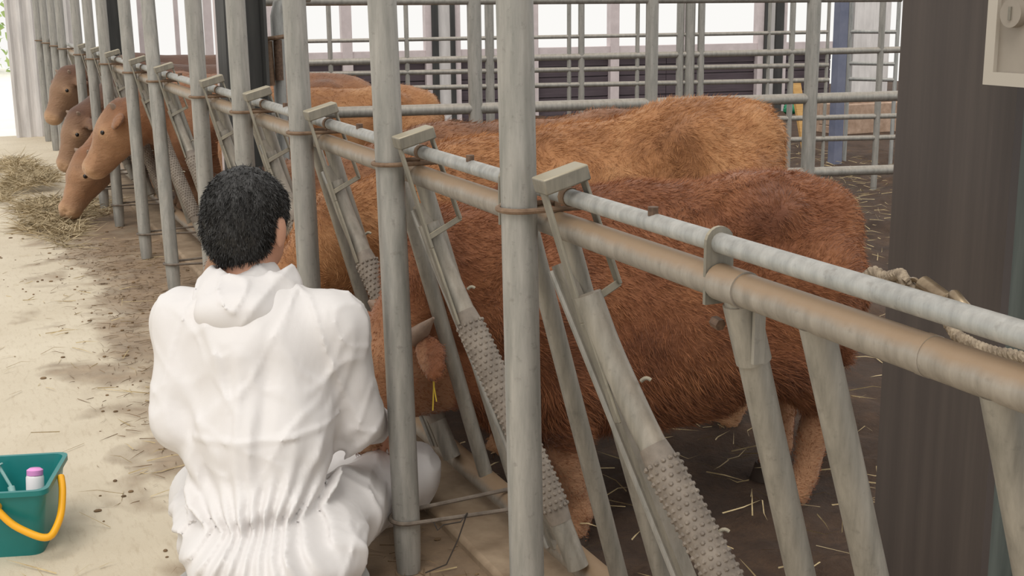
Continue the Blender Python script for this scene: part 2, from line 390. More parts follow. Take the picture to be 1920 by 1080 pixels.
mulls = [(640, 659), (796, 807), (850, 861), (996, 1006), (1141, 1157), (1285, 1296), (1416, 1427), (1461, 1469), (500, 512), (385, 400), (330, 338), (262, 272)]
for i, (a, b) in enumerate(mulls):
    MB().box((wallpt(a), -.07, PEN_Z), (wallpt(b), .06, 3.0)).build('mullion', 'white_steel', wall, False)
for a, b in ((807, 819), (842, 850), (1426, 1435), (1447, 1461), (1518, 1526)):
    MB().box((wallpt(a), -.10, PEN_Z), (wallpt(b), .05, 3.0)).build('dark_jamb', 'column_far', wall, False)
for a, b in ((819, 842), (1435, 1447)):
    MB().box((wallpt(a), -.06, PEN_Z), (wallpt(b), .07, 3.0)).build('wall_column', 'white_sheet', wall, False)
# white side building seen through the right end
wr2 = wallpt(1600)
o = MB().box((0, 0, PEN_Z), (.5, .06, 3.0)).build('wall_side', 'white_sheet', None, False); o.location = (wa[0]+wd_[0]*wr2, wa[1]+wd_[1]*wr2, 0); o.rotation_euler.z = wall.rotation_euler.z; struct(o)
o2 = MB().box((0, 0, PEN_Z), (.09, .10, 3.0)).build('trim_1', 'column_far', None, False); o2.location = o.location-Vector((wd_[0]*.14, wd_[1]*.14, 0)); o2.rotation_euler.z = wall.rotation_euler.z; struct(o2)
bpost = hd(1571, 170, 10.2)
tag(MB().box((-.04, -.04, PEN_Z-.05), (.04, .04, 3.0)).build('steel_post', 'blue_post', None, False), 'slate blue square steel post at the end of the far gate', 'post').location = (bpost[0], bpost[1], 0)

# corrugated sheet at the far end of the alley
sheet = MB(); n = 26; xs = np.linspace(.60, 1.25, n)
prof = [(x, .018*(1 if (i//2) % 2 else -1)) for i, x in enumerate(xs)]
vs = [(x, y+t, zz) for t in (0, .012) for zz in (0.0, 3.2) for x, y in prof]
fs = []
for t in (0, 1):
    for i in range(n-1): a = t*2*n+i; fs.append((a, a+1, a+n+1, a+n) if t == 0 else (a, a+n, a+n+1, a+1))
fs += [(0, n, 3*n, 2*n), (n-1, 3*n-1, 4*n-1, 2*n-1)]
sheet.add(vs, fs)
o = sheet.build('door_1', 'white_sheet', None, False); o.location = (0, 13.0, 0); struct(o)
tag(o, 'pale corrugated metal door panel at the far end of the alley')

# steel columns along the feed fence
def hbeam(name, x0, y0, wdt, dep, mat, mat2, label):
    e = empty(name, (x0, y0, PEN_Z-.05), label, 'column')
    t = .014
    MB().box((0, 0, 0), (t, wdt, 3.4)).build('flange', mat, e, False)
    MB().box((dep-t, 0, 0), (dep, wdt, 3.4)).build('flange', mat2, e, False)
    MB().box((t, wdt/2-.006, 0), (dep-t, wdt/2+.006, 3.4)).build('web', mat2, e, False); return e
cA = hx(1665, 500, 1.27); cB = hx(1882, 500, 1.27)
col = hbeam('steel_column', 1.27, cB[1], cA[1]-cB[1], .22, 'column', 'column_web', 'dark brown steel H column with streaks behind the rope hook')
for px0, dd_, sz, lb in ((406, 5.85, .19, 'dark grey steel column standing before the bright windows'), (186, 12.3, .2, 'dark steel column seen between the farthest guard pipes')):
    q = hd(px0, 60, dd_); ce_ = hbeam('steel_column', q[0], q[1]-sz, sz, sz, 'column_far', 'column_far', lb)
    MB().box((0, sz, 0), (.05, sz+.05, 3.2)).build('lit_flange', 'white_steel', ce_, False)  # stands in for the column's lit flange face, its light painted in pale colour
# wall box on the column
bq = hx(1849, 158, 1.20)
e = empty('control_box', (1.20, bq[1], bq[2]), 'beige metal control box with a round lock mounted on the brown column', 'box')
bevel(MB().box((.0, -.30, 0), (.068, 0, .42)).build('case', 'box', e), .004)
for lo, hi in (((-.006, -.30, 0), (0, 0, .016)), ((-.006, -.30, .404), (0, 0, .42)), ((-.006, -.016, .016), (0, 0, .404)), ((-.006, -.30, .016), (0, -.284, .404))):
    MB().box(lo, hi).build('rim', 'box_edge', e, False)
kn = hx(1905, 25, 1.197)-V([1.20, bq[1], bq[2]])
MB().tube([(-.012, kn[1], kn[2]), (.0, kn[1], kn[2])], .017, 20).build('lock', 'box', e)
MB().box((-.014, kn[1]-.002, kn[2]-.008), (-.010, kn[1]+.002, kn[2]+.008)).build('keyhole', 'latch', e, False)

# ================================================================== HEADLOCK FEED FENCE
YEND = 12.6
fence = empty('headlock_fence', (1.0, 0, 0), 'galvanised cattle headlock feed fence with dusty tan top rail', 'fence')
def fp(o): o.location = Vector(o.location)-Vector((1.0, 0, 0)); return o
def px_plane(z): return XR+(XB-XR)*(ZR-z)/(ZR-ZB)       # leaning panel
def pl(y, z, off=0.): return (px_plane(z)+off*.964, y, z+off*.264)
fp(MB().tube([(XR, -.5, ZR), (XR, YEND, ZR)], .0222, 24).build('top_rail', 'galv_dusty', fence))
fp(MB().tube([(XR, -.5, ZR+.051), (XR, YEND, ZR+.051)], .0138, 18).build('locking_pipe', 'galv_light', fence))
fp(MB().tube([(XB, .2, ZB), (XB, YEND, ZB)], .029, 20).build('bottom_rail', 'galv_dusty', fence))
def bar(y0, y1, r, z1=ZB, off=0., mat='galv_bar', y_kn=None):
    return fp(MB().tube([pl(y0, ZR-.012, off), pl(y1, z1, off)], r, 16).build('upright_bar', mat, fence))
# post columns in image -> fence units
tops = [962, 710, 550, 440, 361, 271, 229, 188, 162, 139, 109, 94, 79, 66, 52, 40]
PY = [float(hx(p, 0, XP)[1]) for p in tops]
# rubber sleeve with nubs, swing arm
def arm(Y0, pts, s0, label_near):
    P = [pl(Y0+t, z, -.03) for t, z in pts]
    path = []
    for i in range(len(P)-1): path += [V(P[i])+(V(P[i+1])-V(P[i]))*t for t in np.linspace(0, 1, 6, endpoint=False)]
    path.append(V(P[-1]))
    for _ in range(3): path = [path[0]]+[(path[i-1]+2*path[i]+path[i+1])/4 for i in range(1, len(path)-1)]+[path[-1]]
    a = fp(MB().tube(path, .0225, 16).build('swing_arm', 'galv_bar', fence))
    # sleeve
    Lc = np.cumsum([0]+[np.linalg.norm(path[i+1]-path[i]) for i in range(len(path)-1)])
    def at(s):
        i = min(max(np.searchsorted(Lc, s)-1, 0), len(path)-2); t = (s-Lc[i])/(Lc[i+1]-Lc[i]); return path[i]+(path[i+1]-path[i])*t
    S = np.linspace(s0, Lc[-1]-.10, 12)
    sp = [at(s) for s in S]; sl = MB().tube(sp, [.0235]+[.0285]*10+[.0235], 18).build('rubber_sleeve', 'sleeve', fence); fp(sl)
    nb = MB(); s = s0+.03; row = 0
    while s < Lc[-1]-.13:
        p = at(s); t = at(s+.01)-p; t /= np.linalg.norm(t); u = np.cross(t, [0, 0, 1]); u /= np.linalg.norm(u); v = np.cross(t, u)
        for k in range(14):
            an = 2*math.pi*(k+.5*(row % 2))/14; dr = u*math.cos(an)+v*math.sin(an); cc = p+dr*.028
            b1 = [cc+(t*math.cos(q)+np.cross(dr, t)*math.sin(q))*.0045 for q in np.linspace(0, 2*math.pi, 6, endpoint=False)]
            b2 = [cc+dr*.0035+(t*math.cos(q)+np.cross(dr, t)*math.sin(q))*.0022 for q in np.linspace(0, 2*math.pi, 6, endpoint=False)]
            nb.add(b1+b2, [(i, (i+1) % 6, 6+(i+1) % 6, 6+i) for i in range(6)]+[(6, 7, 8, 9, 10, 11)])
        s += .0125; row += 1
    no = fp(nb.build('grip_nubs', 'sleeve', fence)); no['kind'] = 'stuff'
    for s in (.16, .42):                      # little weld hooks on the pen side of the arm
        p = at(s)+V([.02, -.014, .012])
        fp(MB().tube(bez(p, p+V([.006, -.005, .010]), p+V([.012, -.010, .003]), 6), .0032, 8).build('weld_hook', 'latch', fence))
    return a
def latch_frame(Y0, t):
    y = Y0+t
    nn = V([.964, 0, .264]); up_ = V([-.264, 0, .964])          # panel normal (to the pen) and panel up
    base = V([XR, 0, ZR])
    Q = lambda n_, u_, dy=0.: base+nn*n_+up_*u_+V([0, y+dy, 0])
    fr = MB()
    fr.bar(Q(-.040, .088), Q(-.050, -.13, -.050), (0, 1, .1), .022, .005)       # front leg along the arm
    fr.bar(Q(-.050, -.13, -.050), Q(-.056, -.29, -.100), (0, 1, .1), .020, .005)
    fr.bar(Q(.031, .088), Q(.030, -.095, -.040), (0, 1, .1), .022, .005)        # rear leg
    fr.bar(Q(.032, -.093, -.040), Q(-.050, -.108, -.046), (0, .3, 1), .012, .005)
    o = fp(fr.build('latch_frame', 'latch', fence, False)); bevel(o, .0012, 1)
    m = MB().box((-.045, -.023, .078), (.036, .023, .104))
    m.v = [tuple(base+nn*p[0]+up_*p[2]+V([0, y+p[1], 0])) for p in m.v]
    bevel(m.build('latch_cap', 'latch', o), .003)
    MB().tube([(XR, y+.040, ZR+.051), (XR, y+.022, ZR+.051)], .016, 12).build('stop_collar', 'rust', o)
    return o
def bracket(y):
    # round-topped plate holding the locking pipe on the rail
    pts = [(-.021, ZR-.03), (-.021, ZR+.05)]+[(-.021*math.cos(a), ZR+.052+.021*math.sin(a)) for a in np.linspace(.2, math.pi-.2, 9)]+[(.021, ZR+.05), (.021, ZR-.03)]
    vs = [(XR+a, y+s, b) for s in (-.003, .003) for a, b in pts]; n = len(pts)
    m = MB().add(vs, [tuple(range(n)), tuple(range(n, 2*n))[::-1]]+[(i, i+n, (i+1) % n+n, (i+1) % n) for i in range(n)])
    return fp(m.build('bracket_plate', 'latch', fence, False))
def stud(y):
    return fp(MB().tube([(XR-.002, y, ZR+.062), (XR-.002, y, ZR+.074)], .0085, 6).build('bolt', 'bolt', fence, False))
PF = list(PY); PF[5] = 5.80; PF[6] = 6.585
for i, Y0 in enumerate(PF):
    far = i > 9
    if i == 0: ab = [(-.165, .80), (-.19, .71), (-.26, .58), (-.40, .40), (-.56, .20), (-.60, .13)]; s0 = .26
    else: ab = [(-.13, .80), (-.15, .71), (-.21, .60), (-.31, .44), (-.42, .26), (-.46, .13)]; s0 = .20
    bar(Y0+.085, Y0+.10, .0175)
    bar(Y0-.065, Y0-.108, .0175, off=.004)
    if far: continue
    # channel bar beside the arm
    yb = Y0-.22
    fp(MB().bar(pl(Y0-.055, ZR-.06, -.016), pl(Y0-.318, ZB+.01, -.016), (0, 1, 0), .034, .022).build('channel_bar', 'galv_bar', fence, False))
    fp(MB().tube([pl(Y0-.043, ZR-.07, -.030), pl(Y0-.306, ZB+.01, -.030)], .0065, 8).build('edge_rod', 'galv', fence))
    arm(Y0, ab, s0, i < 2)
    latch_frame(Y0, -.118)
    bracket(Y0+.15); stud(Y0-.36)
    # link plate with pivot low on the arm
    y1 = Y0+ab[3][0]+.03; z1 = .36
    lk = fp(MB().bar(pl(y1+.02, z1, -.035), pl(y1-.06, .14, -.02), (0, 1, 0), .030, .006).build('link_plate', 'galv_bar', fence, False))
    p = pl(y1-.015, z1-.11, -.045); MB().tube([p, V(p)+V([.016, 0, .004])], .011, 12).build('pivot_bolt', 'latch', lk)
# fence end near the brown column: panel joint with clamps
for y0, y1 in ((1.345, 1.335), (1.185, 1.15), (.895, .86), (.62, .60)):
    bar(y0, y1, .0205)
bracket(1.39)
fp(MB().tube([(XR, 1.325, ZR), (XR, 1.385, ZR)], .0245, 24).build('rail_sleeve', 'galv_dusty', fence))
fp(MB().tube([pl(1.345, ZR-.02), pl(1.343, ZR-.10)], .0235, 18).build('clamp_socket', 'galv_bar', fence))
fp(MB().box((XR+.006, 1.312, ZR-.095), (XR+.022, 1.318, ZR-.025)).build('clamp_ear', 'galv_bar', fence, False))
fp(MB().tube([pl(1.372, ZR-.05, -.02), pl(1.388, ZR-.048, -.02)], .008, 6).build('clamp_bolt', 'bolt', fence, False))
fp(MB().tube([(XR, .985, ZR), (XR, .998, ZR)], .0230, 24).build('weld_seam', 'galv_dusty', fence))

# ------------------------------------------------------------------ vertical guard pipes in front of the fence
ORD = 'first second third fourth fifth sixth seventh eighth ninth tenth eleventh twelfth thirteenth fourteenth fifteenth sixteenth'.split()
for i, Y0 in enumerate(PY):
    lean = .035 if i < 5 else .06
    ytop = Y0+lean*.6; ybot = Y0-lean*1.25
    if i == 1: ybot = 2.525
    if i == 5: ybot = 5.63
    if i == 6: ybot = 6.45
    lab = 'galvanised vertical guard pipe, %s in the row counted from the brown column' % ORD[i]
    e = empty('guard_pipe', (XP, ybot, 0), lab, 'pipe', 'vertical guard pipes along the feed fence')
    def yy(z): return (ytop-ybot)*z/2.1
    MB().tube([(0, yy(-.0), .0), (0, yy(.05), .05), (0, yy(.10), .10), (0, yy(2.1), 2.1)], [.026, .029, .0302, .0302], 24).build('pipe', 'galv', e)
    # U bolt at the rail
    zu = ZR+.026; yc = yy(zu)
    U = [(.155, yc-.036, zu)]+[(-.035*math.sin(a), yc-.036*math.cos(a), zu) for a in np.linspace(0, math.pi, 13)]+[(.105, yc+.036, zu)]
    MB().tube(U, .0048, 8).build('u_bolt', 'rust', e)
    for ysg, xl in ((-.036, .125), (.036, .085)): MB().box((xl-.006, yc+ysg-.008, zu-.007), (xl+.006, yc+ysg+.008, zu+.007)).build('clamp_nut', 'rust', e, False)
    if i < 11:
        zt = .125; yc = yy(zt)
        U = [(XB-XP+.01, yc-.036, zt-.01)]+[(-.035*math.sin(a), yc-.036*math.cos(a), zt) for a in np.linspace(0, math.pi, 13)]+[(XB-XP+.01, yc+.036, zt+.01)]
        MB().tube(U, .0052, 8).build('tie_rod', 'dark_rod', e)
    if i == 1:
        wv = [(.05, yc-.04, zt-.004), (.055, yc-.05, zt-.02), (.07, yc-.045, zt-.012), (.11, yc-.05, zt-.01), (.13, yc-.04, zt+.004), (.10, yc-.055, zt-.05), (.07, yc-.06, zt-.10), (.02, yc-.06, zt-.11)]
        MB().tube(wv, .0016, 6).build('wire_tie', 'wire', e)

# ================================================================== GATES AND BACKGROUND RAILS
def gate(name, label, rails, posts, ref, zref, extra_mat='galv'):
    """rails: (y at x=600, y at x=1605, radius, px from, px to); posts: (px, radius, y_top, y_bottom)"""
    A = hz(600, ref[0], zref); B = hz(1605, ref[1], zref); d = (B-A)[:2]; d /= np.linalg.norm(d); nrm = V([-d[1], d[0]])
    def pt(px, py): r = ray(px, py); t = ((A[:2]-CAM[:2])@nrm)/(r[:2]@nrm); return CAM+r*t
    e = empty(name, (A[0], A[1], PEN_Z), label, 'gate'); O = V([A[0], A[1], PEN_Z])
    for ya, yb, r, x0, x1 in rails:
        f = lambda x: ya+(yb-ya)*(x-600)/1005
        MB().tube([pt(x0, f(x0))-O, pt(x1, f(x1))-O], r, 12).build('rail', extra_mat, e)
    for px, r, zt in posts:
        p = pt(px, 100)-O; MB().tube([(p[0], p[1], -.02), (p[0], p[1], zt)], r, 14).build('post', extra_mat, e)
    return e
gate('pipe_gate', 'galvanised pipe pen divider of thick posts behind the calves', [(212, 182, .028, 470, 1690), (352, 320, .027, 1000, 1690), (3, -3, .020, 470, 1690)],
     [(890, .036, 1.9), (1222, .033, 1.9), (1523, .038, 1.9)], (212, 182), .70)
gate('pipe_gate', 'thin railed pipe gate in front of the dark siding', [(77, 59, .0125, 470, 1553), (117, 95, .022, 470, 1690), (139, 121, .0165, 560, 1553), (168, 149, .0165, 560, 1553), (243, 219, .018, 1100, 1690), (283, 259, .018, 1100, 1690)],
     [(619, .016, 1.6), (763, .015, 1.6), (918, .03, 1.6), (1067, .014, 1.6), (1090, .021, 1.6), (1195, .014, 1.6), (1275, .026, 1.6), (1293, .034, 1.6), (1314, .024, 1.6), (1441, .012, 1.6), (1484, .02, 1.6), (1551, .012, 1.6), (1651, .022, 1.6)], (243, 219), .42)
# small gate leaf with rounded ends at far right
A = hd(1590, 150, 10.4); Bp = hd(1688, 150, 10.2)
e = empty('pipe_gate', (A[0], A[1], PEN_Z), 'bright small gate leaf beside the slate blue post', 'gate'); dd = Bp-A; dd[2] = 0
for py in (59, 119, 149):
    zz = hd(1640, py, 10.3)[2]-PEN_Z; MB().tube([(0, 0, zz), dd*.9+V([0, 0, zz])], .016, 10).build('rail', 'galv_light', e)
for t in (0, .9): MB().tube([dd*t, dd*t+V([0, 0, 1.45])], .016, 10).build('stile', 'galv_light', e)
# hinge pipe behind the guard pipe (rounded top, rusty tube tied on)
hp = hd(522, 100, 5.98)
e = empty('hinge_post', (hp[0], hp[1], PEN_Z), 'galvanised hinge post with rounded bend and rusty tubes tied on', 'post')
hz_ = lambda py: hd(522, py, 5.98)[2]-PEN_Z
MB().tube([(0, 0, 0), (0, 0, hz_(30)), (.012, 0, hz_(10)), (.06, 0, hz_(-5)), (.16, 0, hz_(-8))], .030, 16).build('pipe', 'galv_light', e)
MB().tube([(-.05, -.03, hz_(160)), (-.055, -.03, hz_(76))], .021, 14).build('rusty_tube', 'rust', e)
MB().tube([(-.012, -.045, hz_(150)), (-.012, -.045, hz_(74))], .020, 14).build('rusty_tube', 'bolt', e)
MB().tube([(-.07, -.05, hz_(72)), (-.03, -.07, hz_(70)), (.02, -.05, hz_(68))], .010, 8).build('tie_cord', 'rust', e)
# trough, plank and cloth near the far gate
tA = hz(1575, 235, -.02); tB = hz(1690, 228, -.02)
e = empty('feed_trough', (tA[0], tA[1], PEN_Z), 'tan concrete feed trough beyond the far gate', 'trough', rz=math.atan2(tB[1]-tA[1], tB[0]-tA[0]))
Lx = np.linalg.norm((tB-tA)[:2])+.3
tm = MB(); tm.box((0, 0, 0), (Lx, .06, .30)); tm.box((0, .34, 0), (Lx, .40, .30)); tm.box((0, .06, 0), (Lx, .34, .08)); tm.box((0, .06, .08), (.06, .34, .30)); tm.box((Lx-.06, .06, .08), (Lx, .34, .30))
bevel(tm.build('basin', 'trough', e, False), .01)
p1 = hd(1490, 152, 11.2); p2 = hd(1514, 175, 11.0)
tag(MB().bar(p1+V([0, 0, .02]), V([p2[0]+.03, p2[1], PEN_Z]), (1, 0, 0), .09, .03).build('wooden_plank', 'wood', None, False), 'pale wooden plank leaning by the far gate', 'plank')
g = hz(1492, 212, -.05); gm = MB()
for k in range(7): gm.blob((g[0]+random.uniform(-.12, .12), g[1]+random.uniform(-.1, .1), -.06+random.uniform(0, .10)), (.07, .06, .05), 8, 5)
tag(gm.build('green_sack', 'green_cloth'), 'crumpled green sack lying on the bedding by the far gate', 'sack')

# bush beyond the far door
bc = V([-.9, 26, .9]); n = 5000
P = bc+RNG.normal(size=(n, 3))*V([.9, .8, .75]); P[:, 2] = np.abs(P[:, 2]); D = RNG.normal(size=(n, 3)); D /= np.linalg.norm(D, axis=1)[:, None]
e = empty('bush', (bc[0], bc[1], 0), 'pale green bush outside beyond the alley door', 'bush')
fo = strands('foliage', P-V([bc[0], bc[1], 0]), D, RNG.uniform(.08, .2, n), .07, 'leaf', e)
MB().tube([(0, 0, -.05), (.05, 0, .5), (0, .05, 1.1)], [.05, .04, .02], 8).build('stem', 'wood', e)

# ================================================================== CATTLE
def rotz(a): return np.array([[math.cos(a), -math.sin(a), 0], [math.sin(a), math.cos(a), 0], [0, 0, 1]])
def make_cow(label, origin, heading, s, poll, muzzle, hide, res, fur, furlen=.026, tilt=0., leg=(0, 0, -.14, -.12), full=True, tagear=False, tail=True, deep=0., dewlap=False, ear_to=None, horn_to=None, via=None):
    """heading: world angle of the forward axis; poll/muzzle are world points"""
    R = rotz(heading); O = V([origin[0], origin[1], PEN_Z])
    loc = lambda p: R.T@(V(p)-O)
    po, mu = loc(poll), loc(muzzle)
    S = lambda x, y, z: V([x, y, z-tilt*x])*s
    lo = np.minimum(V([-.85, -.36, -.03])*s, np.minimum(po, mu)-.25); hi = np.maximum(V([.62, .36, 1.14])*s, np.maximum(po, mu)+.25)
    lo[2] = -.05
    Fd = Field(lo, hi, res)
    # trunk
    Fd.ell(S(-.05, 0, .715-deep), V([.50, .235, .255+deep])*s, .05)
    Fd.ell(S(.27, 0, .725-deep), V([.28, .205, .265+deep])*s, .06)
    Fd.ell(S(-.42, 0, .775), V([.27, .205, .215])*s, .06)
    Fd.cone(S(-.60, 0, .90), S(.32, 0, .925), .055*s, .06*s, .08)              # spine
    for y in (-1, 1):
        Fd.ell(S(-.36, y*.15, .90), V([.07, .05, .05])*s, .08)                  # hip
        Fd.ell(S(-.60, y*.09, .84), V([.08, .07, .09])*s, .07)                  # pin bones
    def legs(pts, rs, k=.04):
        for i in range(len(pts)-1): Fd.cone(pts[i], pts[i+1], rs[i]*s, rs[i+1]*s, k if i == 0 else .02)
    hooves = []
    for j, y in enumerate((-1, 1)):
        dx = leg[j]
        h = [S(-.48, y*.13, .68), S(-.43+dx*.3, y*.15, .50), S(-.60+dx*.6, y*.135, .335), S(-.57+dx, y*.13, .105), S(-.54+dx, y*.13, .045)]
        for q in h[2:]: q[2] += tilt*q[0]
        legs(h, [.185, .115, .052, .036, .044], .06); hooves.append(h[-1])
        dx = leg[2+j]
        h = [S(.34, y*.13, .70), S(.30+dx*.3, y*.15, .50), S(.34+dx*.7, y*.13, .285), S(.335+dx, y*.125, .105), S(.36+dx, y*.125, .045)]
        for q in h[2:]: q[2] += tilt*q[0]
        legs(h, [.165, .09, .05, .036, .044], .06); hooves.append(h[-1])
    # neck
    base = S(.34, 0, .80); mid = (base+po)/2+V([0, 0, .02*s]) if via is None else loc(via); hax = mu-po; HL = np.linalg.norm(hax); hax = hax/HL
    Fd.cone(base, mid, .185*s, .135*s, .08); Fd.cone(mid, po, .135*s, .085*s, .06)
    low = S(.42, 0, .64); Fd.cone(low, mid-V([0, 0, .07*s]), .13*s, .09*s, .08)
    # head
    nk = po-mid; nk /= np.linalg.norm(nk)
    side = np.cross(V([0, 0, 1.]), hax if abs(hax[2]) < .9 else nk); side /= np.linalg.norm(side); top = np.cross(hax, side); top /= np.linalg.norm(top)
    if top@V([-nk[0], -nk[1], .8])+0*1 < 0 and top[2] < 0: top = -top
    side = np.cross(top, hax)
    k = HL/.40
    Hp = lambda a, b, c: po+(hax*a+side*b+top*c)*k
    Fd.cone(Hp(.02, 0, .0), Hp(.13, 0, .0), .092*k, .100*k, .05)
    Fd.cone(Hp(.13, 0, .0), Hp(.32, 0, -.008), .095*k, .064*k, .03)
    Fd.cone(Hp(.07, 0, -.085), Hp(.33, 0, -.042), .088*k, .044*k, .04)
    if dewlap: Fd.cone(S(.36, 0, .55), Hp(.16, 0, -.12), .15*s, .10*k, .06, .55)
    A3 = [hax, side, top]
    Fd.ell(Hp(.355, 0, -.016), V([.058, .078, .066])*k, .03, A3)
    Fd.ell(Hp(.06, 0, .06), V([.07, .06, .035])*k, .04, A3)
    for y in (-1, 1):
        Fd.ell(Hp(.135, y*.075, .04), V([.04, .03, .03])*k, .02, A3)
        ea = Hp(.03, y*.085, .02); eb = Hp(.045, y*.22, -.01)
        if ear_to is not None and y == tagear: ea, eb = loc(ear_to[0]), loc(ear_to[1])
        ex = (eb-ea)/np.linalg.norm(eb-ea)
        ez = np.cross(ex, hax); ez /= np.linalg.norm(ez); ey = np.cross(ez, ex)
        Fd.ell((ea+eb)/2, V([max(.088, .55*np.linalg.norm(eb-ea)), .046, .019])*k, .015, [ex, ey, ez])
        Fd.ell(Hp(.392, y*.042, .026), V([.020, .014, .016])*k, .008, A3, cut=True)
        Fd.ell(Hp(.365, y*.072, -.045), V([.04, .014, .006])*k, .006, A3, cut=True)
    if tail:
        tp = [S(-.66, 0, .90), S(-.715, 0, .80), S(-.72, .01, .60), S(-.71, .015, .42)]
        for i in range(3): Fd.cone(tp[i], tp[i+1], (.035, .022, .02, .03)[i]*s, (.022, .02, .03)[i]*s, .02)
    root = empty('calf', (O[0], O[1], O[2]), label, 'calf', rz=heading)
    # coarse lumps of coat
    g = np.meshgrid(*Fd.ax, indexing='ij', sparse=True)
    band = np.abs(Fd.d) < .05
    if fur:
        xx, yy_, zz = np.nonzero(band); X = Fd.ax[0][xx]; Y = Fd.ax[1][yy_]; Z = Fd.ax[2][zz]
        Fd.d[band] += (.012*(vnoise(X*9+40, Y*13+20, Z*10+9)-.5)+.007*(vnoise(X*24+7, Y*30+3, Z*22+5)-.5)).astype(np.float32)
    me = Fd.mesh('body')
    nv = len(me.vertices); co = np.empty(nv*3, np.float32); me.vertices.foreach_get('co', co); co = co.reshape(-1, 3).astype(float)
    # pale muzzle and eye rings, real coat colouring
    t = (co-po)@hax/k; dist = lambda p, r: np.clip(1.3-np.linalg.norm(co-p, axis=1)/(r*k), 0, 1)
    pale = .75*np.clip((t-.30)/.08, 0, 1)*(np.linalg.norm(co-Hp(.37, 0, 0), axis=1) < .14*k)
    for y in (-1, 1): pale = np.maximum(pale, .7*dist(Hp(.14, y*.09, .035), .045))
    pale = np.maximum(pale, .28*np.clip((t+.02)/.15, 0, 1)*(np.linalg.norm(co-Hp(.2, 0, 0), axis=1) < .24*k))
    pale = np.maximum(pale, .35*(co[:, 2] < .36*s)*np.clip((.36*s-co[:, 2])/.1, 0, 1))
    at = me.attributes.new('pale', 'FLOAT', 'POINT'); at.data.foreach_set('value', pale.astype(np.float32))
    body = link('body', me, 'hide'+hide, root)
    em = MB().blob((0, 0, 0), .0155*k, 12, 8).mesh('eye')
    for y in (-1, 1):
        o = link('eye', em, 'eye', root); o.location = Vector([float(q) for q in Hp(.14, y*.097, .042)])
        if horn_to is not None and y == tagear: hq = [loc(horn_to[0]), loc(horn_to[0])*.45+loc(horn_to[1])*.55+V([0, 0, -.004]), loc(horn_to[1])]; hr = [.023, .017, .003]
        else: hq = [Hp(.0, y*.062, .065), Hp(-.008, y*.075, .085), Hp(-.01, y*.08, .098)]; hr = [.018*k, .013*k, .005*k]
        MB().tube(hq, hr, 10).build('horn_bud', 'horn', root)
    for h in hooves:
        MB().add([(h[0]+r*.045*s*math.cos(a)*1.15+.01*s*(zq < .01), h[1]+r*.042*s*math.sin(a), zq) for zq, r in ((-.005, 1.12), (.05*s, .95)) for a in np.linspace(0, 2*math.pi, 12, endpoint=False)],
                 [(i, (i+1) % 12, 12+(i+1) % 12, 12+i) for i in range(12)]+[tuple(range(12, 24)), tuple(range(12))[::-1]]).build('hoof', 'hoof', root)
    if tagear:
        ea = loc(ear_to[0])*.35+loc(ear_to[1])*.65+V([0, 0, -.01])
        MB().tube([ea, ea+V([.0, .0, -.05]), ea+V([.005, .006, -.10])], .0016, 6).build('ear_twine', 'thread', root)
        MB().tube([ea+V([0, .012, 0]), ea+V([.004, .016, -.04]), ea+V([.0, .02, -.075])], .0016, 6).build('ear_twine', 'thread', root)
        MB().tube([ea+(-hax)*.02+V([.0, .0, .01]), ea+hax*.03+V([.0, .0, .005])], .0018, 6).build('ear_pin', 'plastic_white', root)
    if fur:
        nf = len(me.polygons); ce = np.empty(nf*3, np.float32); me.polygons.foreach_get('center', ce); ce = ce.reshape(-1, 3).astype(float)
        nr = np.empty(nf*3, np.float32); me.polygons.foreach_get('normal', nr); nr = nr.reshape(-1, 3).astype(float)
        pick = RNG.integers(0, nf, fur); P = ce[pick]+RNG.uniform(-.5, .5, (fur, 3))*res; Nn = nr[pick]
        cl = V([-.8, 0, -.55])[None]+np.stack([vnoise(P[:, 0]*7, P[:, 1]*7, P[:, 2]*7+q)*2-1 for q in (0, 11, 23)], 1)*1.5
        cl = cl-Nn*(cl*Nn).sum(1)[:, None]; cl /= np.linalg.norm(cl, axis=1)[:, None]+1e-6
        D = Nn*.42+cl*.8+RNG.normal(size=(fur, 3))*.16; D /= np.linalg.norm(D, axis=1)[:, None]
        th = (P-po)@hax/k; headm = (np.linalg.norm(P-Hp(.2, 0, 0), axis=1) < .3*k)
        Ln = furlen*RNG.uniform(.5, 1.3, fur)*np.where(headm, .35, 1)*np.where(P[:, 2] < .30*s, .4, 1)*np.where((P[:, 2] > .30*s) & (P[:, 2] < .52*s) & (np.abs(P[:, 0]) < .5*s), 1.7, 1)
        strands('coat', P-Nn*.003, D, Ln, .0014, 'coat'+hide, root)
    return root
# the calf being held
c1p = hd(764, 600, 3.06); c1m = hd(668, 840, 3.02)
make_cow('reddish calf with its head held by the person in white', (1.58, 2.83), math.radians(177), .915, c1p, c1m, '_a', .011, 170000, .024, 0.0, (-.02, .06, -.16, -.12), via=(1.06, 2.85, .62), tagear=1, deep=.095, dewlap=True, ear_to=(hd(790, 632, 2.95), hd(824, 708, 2.87)), horn_to=(hd(774, 634, 2.95), hd(813, 596, 2.90)))
make_cow('golden brown calf with raised shaggy rump just behind the held calf', (1.70, 3.46), math.radians(175), 1.0, (.86, 3.60, .42), (.70, 3.60, .12), '_b', .012, 130000, .026, .15, (0, .04, -.12, -.10), via=(1.06, 3.585, .58))
make_cow('brown calf between the golden calf and the pipe divider', (1.85, 4.18), math.radians(178), .95, (.88, 4.285, .42), (.72, 4.28, .12), '_c', .014, 60000, .024, .05, via=(1.06, 4.29, .57))
make_cow('orange brown calf standing behind the thick divider rail', (1.78, 6.50), math.radians(180), .93, (1.36, 6.50, .40), (1.27, 6.44, .06), '_b', .014, 40000, .018)
